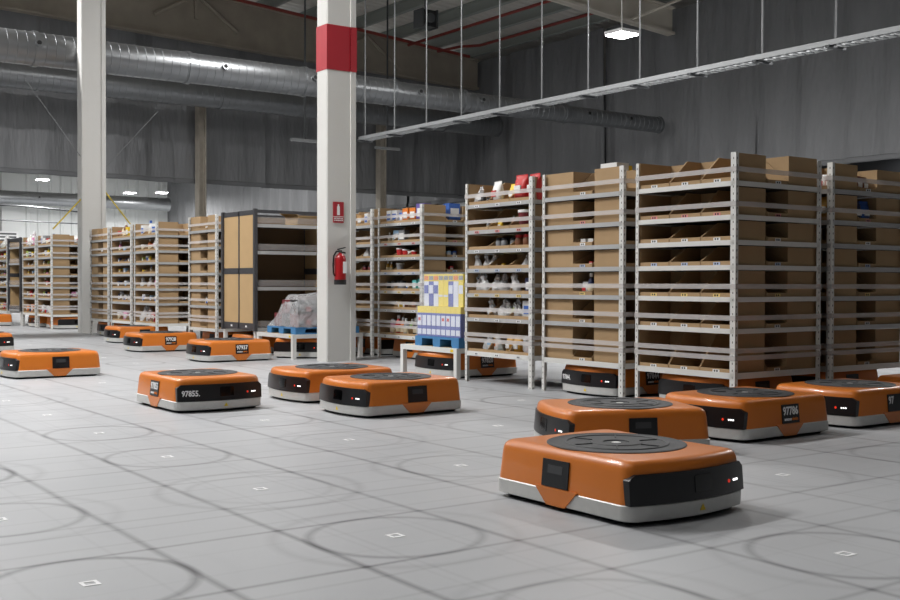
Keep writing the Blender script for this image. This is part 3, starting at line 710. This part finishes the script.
robot(3.0, 2.93, mX, 'robot numbered 97937 in front of the wooden-panelled rack', '97937')
robot(3.01, 4.94, mX, 'robot numbered 97928 in front of the distant pods', '97928')
robot(2.0, -1.05, mX, 'robot right of 97855, partly covered by another robot passing in front')
robot(1.9, -2.0, mX, 'robot passing in front of another one, below the banded column')
robot(1.0, -5.0, mY, 'nearest robot, in front centre right, driving towards the lower right')
robot(2.0, -4.0, mX-.42, 'turned robot directly behind the nearest robot')
robot(2.97, -4.0, mX, 'robot numbered 97786 with full plate, below the nearest pod', '97786')
robot(3.945, -4.0, mX, 'robot cut by right picture edge beside number 97786', '97')
robot(5.0, -4.0, mX, 'robot sliver at right edge behind the cut-off robot')
robot(4.0, -2.0, mX, 'robot numbered 97844 underneath the pod left of nearest pod', '97844', True)
robot(4.0, -3.0, mX, 'robot underneath the nearest large pod')
robot(5.0, -3.0, mX, 'robot underneath the pod at right edge')
robot(3.98, -.02, mX, 'robot numbered 97820 underneath the yellow pallet stand', '97820')
robot(5.0, 2.0, mY, 'robot side-on underneath the pod right of banded column')
robot(5.0, 3.0, mY, 'robot underneath dim pod behind banded column')
robot(4.0, 3.0, -PI*.75, 'shaded robot underneath the film-wrapped heap stand')
robot(4.0, 4.0, mX, 'robot underneath the wooden-panelled rack')
robot(.86, 2.0, mX, 'robot passing at left picture edge, wide orange side showing')
robot(1.17, 6.0, mY, 'robot cut by left picture edge with black front visible')
robot(3.45, 7.0, mX, 'robot just behind number 97928 in the distance')
robot(4.0, 9.0, mX, 'robot underneath the pod touching plain column')
robot(4.0, 5.0, mY, 'robot underneath the pod left of panelled rack')
robot(3.1, 14.0, mX, 'far robot at left picture edge before the far pods')
robot(4.0, 12.0, mY, 'shaded robot underneath far pod left of plain column')
robot(4.0, 13.0, mX, 'robot underneath second far pod left of plain column')

# ------------------------------------------------------------------ goods in the pods
GC = {}
def goods_mesh(kind, c):
    k = (kind, c)
    if k in GC: return GC[k]
    m = gm(c); parts = []
    if kind == 'bottle':
        parts = [('body', MB().lathe([(.019, 0), (.023, .006), (.023, .075), (.018, .095), (.009, .108), (.009, .115)], 12).mesh('body', m, True)),
                 ('cap', MB().lathe([(.011, .113), (.011, .135), (.008, .137)], 10).mesh('cap', gm('white' if c != 'white' else 'blue'), True)),
                 ('label_band', MB().lathe([(.0235, .025), (.0235, .065)], 12).mesh('label_band', gm('cream'), True))]
    elif kind == 'jar':
        parts = [('body', MB().lathe([(.024, 0), (.027, .005), (.027, .055), (.022, .064)], 12).mesh('body', m, True)),
                 ('lid', MB().lathe([(.024, .063), (.024, .078), (.02, .08)], 12).mesh('lid', gm('red' if c in ('brown', 'cream') else 'black'), True))]
    elif kind == 'tub':
        parts = [('body', MB().lathe([(.03, 0), (.038, .075)], 14).mesh('body', m, True)), ('lid', MB().lathe([(.04, .074), (.04, .084), (.036, .087)], 14).mesh('lid', gm('white'), True))]
    elif kind == 'carton':
        parts = [('body', boxm('body', m, -.025, .025, -.035, .035, 0, .1)), ('print', boxm('print', gm('white' if c not in ('white', 'cream') else 'blue'), -.0265, -.025, -.026, .026, .03, .075))]
    elif kind == 'packet':
        rings = []
        for z, a, b in ((0, .012, .034), (.01, .022, .036), (.05, .026, .037), (.085, .016, .038), (.1, .003, .039), (.11, .003, .040)):
            rings.append([(a*math.cos(2*PI*i/14), b*(abs(math.sin(2*PI*i/14))**.6)*(1 if math.sin(2*PI*i/14) >= 0 else -1), z) for i in range(14)])
        parts = [('pouch', MB().loft(rings).mesh('pouch', m, True)), ('print', boxm('print', gm('white' if c not in ('white', 'cream') else 'red'), -.0275, -.02, -.02, .02, .035, .065))]
    elif kind == 'clear bag':
        rr = random.Random(len(c)*7+ord(c[0])); rings = []
        for z, a in ((0, .036), (.012, .05), (.045, .052), (.085, .04), (.11, .022), (.128, .03), (.15, .012)):
            rings.append([((a*(.55+.55*rr.random()))*math.cos(2*PI*i/12)+z*.12, (a*(.7+.6*rr.random()))*math.sin(2*PI*i/12)-z*.15, z*(.85+.3*rr.random()) if z else 0) for i in range(12)])
        parts = [('film', MB().loft(rings).mesh('film', 'clear_bag', True)), ('contents', MB().lathe([(.02, .004), (.028, .02), (.02, .06), (.006, .08)], 10).mesh('contents', m, True))]
    elif kind == 'stack':      # folded soft goods
        mb = MB()
        for q in range(4): mb.box(-.03, .03, -.035+.002*(q % 2), .035-.002*(q % 2), q*.018, q*.018+.0165)
        parts = [('folds', mb.mesh('folds', m))]
    GC[k] = parts; return parts
ORD = ['first', 'second', 'third', 'fourth', 'fifth', 'sixth', 'seventh', 'eighth']
KN = {'bottle': 'plastic_bottle', 'jar': 'glass_jar', 'tub': 'plastic_tub', 'carton': 'small_carton', 'packet': 'foil_packet', 'clear bag': 'clear_bag', 'stack': 'folded_stack'}
HWK = {'bottle': .024, 'jar': .028, 'tub': .041, 'carton': .036, 'packet': .034, 'clear bag': .036, 'stack': .036}
HK = {'bottle': .137, 'jar': .08, 'tub': .087, 'carton': .1, 'packet': .11, 'clear bag': .16, 'stack': .072}
def goods(pk, lev, items, face='-x', deep=0):
    root, cx, cy, rot, short = PODS[pk]; z = ZB[lev]+.0135; hmax = BINS[lev][4]*.93 if lev else 9
    span = 2*W-.12 if face == '-x' else (.1 if face == '-x mid' else .12)
    scs = [min(q[3]*1.3, hmax/HK[q[0]]) for q in items]
    for _ in range(3):
        for i in range(len(items)-1):
            gap = abs(items[i+1][2]-items[i][2])*span; need = HWK[items[i][0]]*scs[i]+HWK[items[i+1][0]]*scs[i+1]
            if need > gap: scs[i] *= gap/need; scs[i+1] *= gap/need
    for n, (kind, c, t, sc) in enumerate(items):
        if face == '-x': x = cx-W+.075+.03*random.random(); y = cy+W-.06-t*(2*W-.12); rz = random.uniform(-.2, .2)
        elif face == '-x mid': x = cx-W+.08; y = cy-.05+t*.1; rz = 0
        else: x = cx-.06+t*.12; y = cy-W+.09; rz = PI/2
        sc = scs[n]
        if deep: x += deep
        side = '' if face != '-y' else 'side '
        where = 'middle opening, ' if face == '-x mid' else side
        nm = KN[kind]; noun = {'stack': 'folded stack', 'clear bag': 'clear-wrapped bag'}.get(kind, kind)
        if kind == 'clear bag': rz = random.choice((-.5, .3, .6, 2.9, 3.4))
        r = empty(nm, (x, y, z), rz, label='%s %s, %s from left, %s%s shelf of %s' % (c, noun, ORD[n], where, LEVEL[lev], short), cat={'stack': 'textile', 'clear bag': 'bag'}.get(kind, kind), group='goods in the '+short)
        for pn, me in goods_mesh(kind, c):
            o = put(pn, me, r); o.scale = (sc, sc, sc)
        r.empty_display_size = .03
B_, J_, T_, C_, K_, V_, F_ = 'bottle', 'jar', 'tub', 'carton', 'packet', 'clear bag', 'stack'
# pod full of bagged goods
goods('p3', 0, [(V_, 'grey', .03, .75), (J_, 'black', .12, .7), (J_, 'black', .2, .6), (K_, 'white', .36, 1.3), (K_, 'yellow', .64, 1.05), (K_, 'red', .79, 1.5), (K_, 'red', .97, 1.5)])
goods('p3', 1, [(B_, 'grey', .2, .5), (K_, 'yellow', .38, .55), (B_, 'red', .64, .6), (T_, 'maroon', .86, 1.3)])
goods('p3', 2, [(J_, 'grey', .4, .9), (J_, 'grey', .5, .9), (J_, 'grey', .62, .9), (J_, 'brown', .73, 1.1), (J_, 'brown', .87, 1.1), (K_, 'orange', .98, .6)])
goods('p3', 3, [(V_, 'white', .04, .85), (V_, 'grey', .18, .8), (V_, 'grey', .27, .8), (C_, 'yellow', .45, .35), (V_, 'black', .84, .75), (C_, 'orange', .97, .6)])
goods('p3', 4, [(V_, 'brown', .06, .8), (V_, 'white', .18, 1.0), (V_, 'grey', .32, .9), (V_, 'grey', .42, .8), (V_, 'white', .70, .85), (C_, 'navy', .93, 1.0)])
goods('p3', 5, [(V_, 'grey', .28, .9), (V_, 'white', .45, 1.05), (V_, 'grey', .58, .95), (B_, 'lime', .65, .7), (V_, 'black', .74, .9), (C_, 'white', .92, 1.15)])
goods('p3', 6, [(V_, 'white', .18, 1.5), (C_, 'pale blue', .26, 1.1), (K_, 'orange', .36, 1.0), (V_, 'teal', .44, 1.1), (K_, 'gold', .60, 1.5), (K_, 'gold', .72, 1.5), (V_, 'red', .88, 1.3), (K_, 'orange', .97, 1.2)])
# pod right of the banded column
goods('a', 0, [(C_, 'white', .13, 1.2), (C_, 'white', .27, 1.2), (C_, 'blue', .42, .9), (C_, 'orange', .58, 1.2), (C_, 'orange', .74, 1.2), (C_, 'purple', .92, 1.5)])
goods('a', 1, [(B_, 'cream', .06, .7), (B_, 'cream', .15, .6), (C_, 'pale blue', .28, 1.1), (C_, 'grey', .42, 1.1), (C_, 'white', .95, .7)])
goods('a', 2, [(T_, 'red', .38, .95), (T_, 'red', .52, .85), (T_, 'white', .63, .8), (T_, 'red', .72, .8), (B_, 'white', .95, .7)])
goods('a', 3, [(B_, 'gold', .04, .7), (B_, 'gold', .14, .65), (T_, 'grey', .34, .9)])
goods('a', 4, [(J_, 'black', .08, 1), (J_, 'grey', .2, 1.1), (J_, 'grey', .31, 1.1), (J_, 'grey', .42, 1.1), (C_, 'white', .58, .5), (C_, 'teal', .78, 1.0), (C_, 'teal', .9, 1.1)])
goods('a', 5, [(B_, 'navy', .28, .8), (C_, 'yellow', .34, 1.0), (C_, 'brown', .48, .6), (J_, 'brown', .72, .8)])
goods('a', 6, [(B_, 'pink', .12, 1.25), (B_, 'pink', .2, 1.2), (B_, 'red', .33, 1.25), (B_, 'orange', .43, 1.15), (B_, 'grey', .52, 1.1), (B_, 'green', .65, 1.1), (B_, 'black', .74, 1.2), (B_, 'white', .87, 1.45)])
goods('a', 0, [(C_, 'blue', .6, 1.6)], '-y'); goods('a', 2, [(C_, 'pale blue', .2, .55), (C_, 'blue', .8, .55)], '-y'); goods('a', 3, [(C_, 'red', .5, .5)], '-y')
goods('b', 0, [(C_, 'tan', .6, 1.0), (C_, 'white', .8, 1.1)]); goods('b', 2, [(V_, 'white', .75, .8)]); goods('b', 3, [(J_, 'maroon', .7, .8), (J_, 'maroon', .85, .8)])
# sparse contents of the near pods
goods('p2', 2, [(F_, 'white', .1, .6), (F_, 'white', .9, .6)], '-x mid'); goods('p2', 3, [(C_, 'red', .2, .35)], '-x mid'); goods('p2', 4, [(B_, 'navy', .2, .95), (K_, 'white', .8, .7)], '-x mid'); goods('p2', 0, [(C_, 'white', .1, 1.9)], '-x mid', .22); goods('p2', 0, [(C_, 'yellow', .9, 1.86)], '-x mid', .34)
goods('p0', 0, [(K_, 'maroon', .3, 1.25), (K_, 'brown', .9, 1.2)], '-y'); goods('p0', 1, [(K_, 'navy', .1, 1.2), (K_, 'blue', .9, 1.2)], '-y')
goods('p0', 0, [(K_, 'white', .88, 1.1), (K_, 'red', .97, 1.05)]); goods('p0', 1, [(K_, 'gold', .93, 1.2)])
goods('w', 5, [(C_, 'white', .4, .7), (B_, 'yellow', 1.0, .6)], '-x mid'); goods('w', 0, [(F_, 'white', .5, .6)], '-x mid')
goods('g9', 1, [(F_, 'white', .5, .8)], '-x mid')
rr = random.Random(4)
HM = [1.4, 1.1, .8, .8, 1.0, 1.0, 1.3]
for pk in ('g7', 'g8', 'f12', 'f13', 'f15'):
    for lev in range(7):
        n = rr.choice((3, 4, 5)); used = []
        for q in range(n):
            kind = rr.choice((B_, J_, C_, C_, K_, V_, T_)); c = rr.choice(('white', 'white', 'cream', 'grey', 'yellow', 'red', 'navy', 'brown', 'lime', 'pale blue', 'orange', 'pink'))
            used.append((kind, c, (q+.5+rr.uniform(-.2, .2))/n, HM[lev]*rr.uniform(.75, 1.0)))
        goods(pk, lev, used)
goods('f12', 5, [(K_, 'pink', .3, .9), (K_, 'white', .9, .9)], '-y'); goods('f12', 0, [(K_, 'white', .9, 1.3)], '-y')
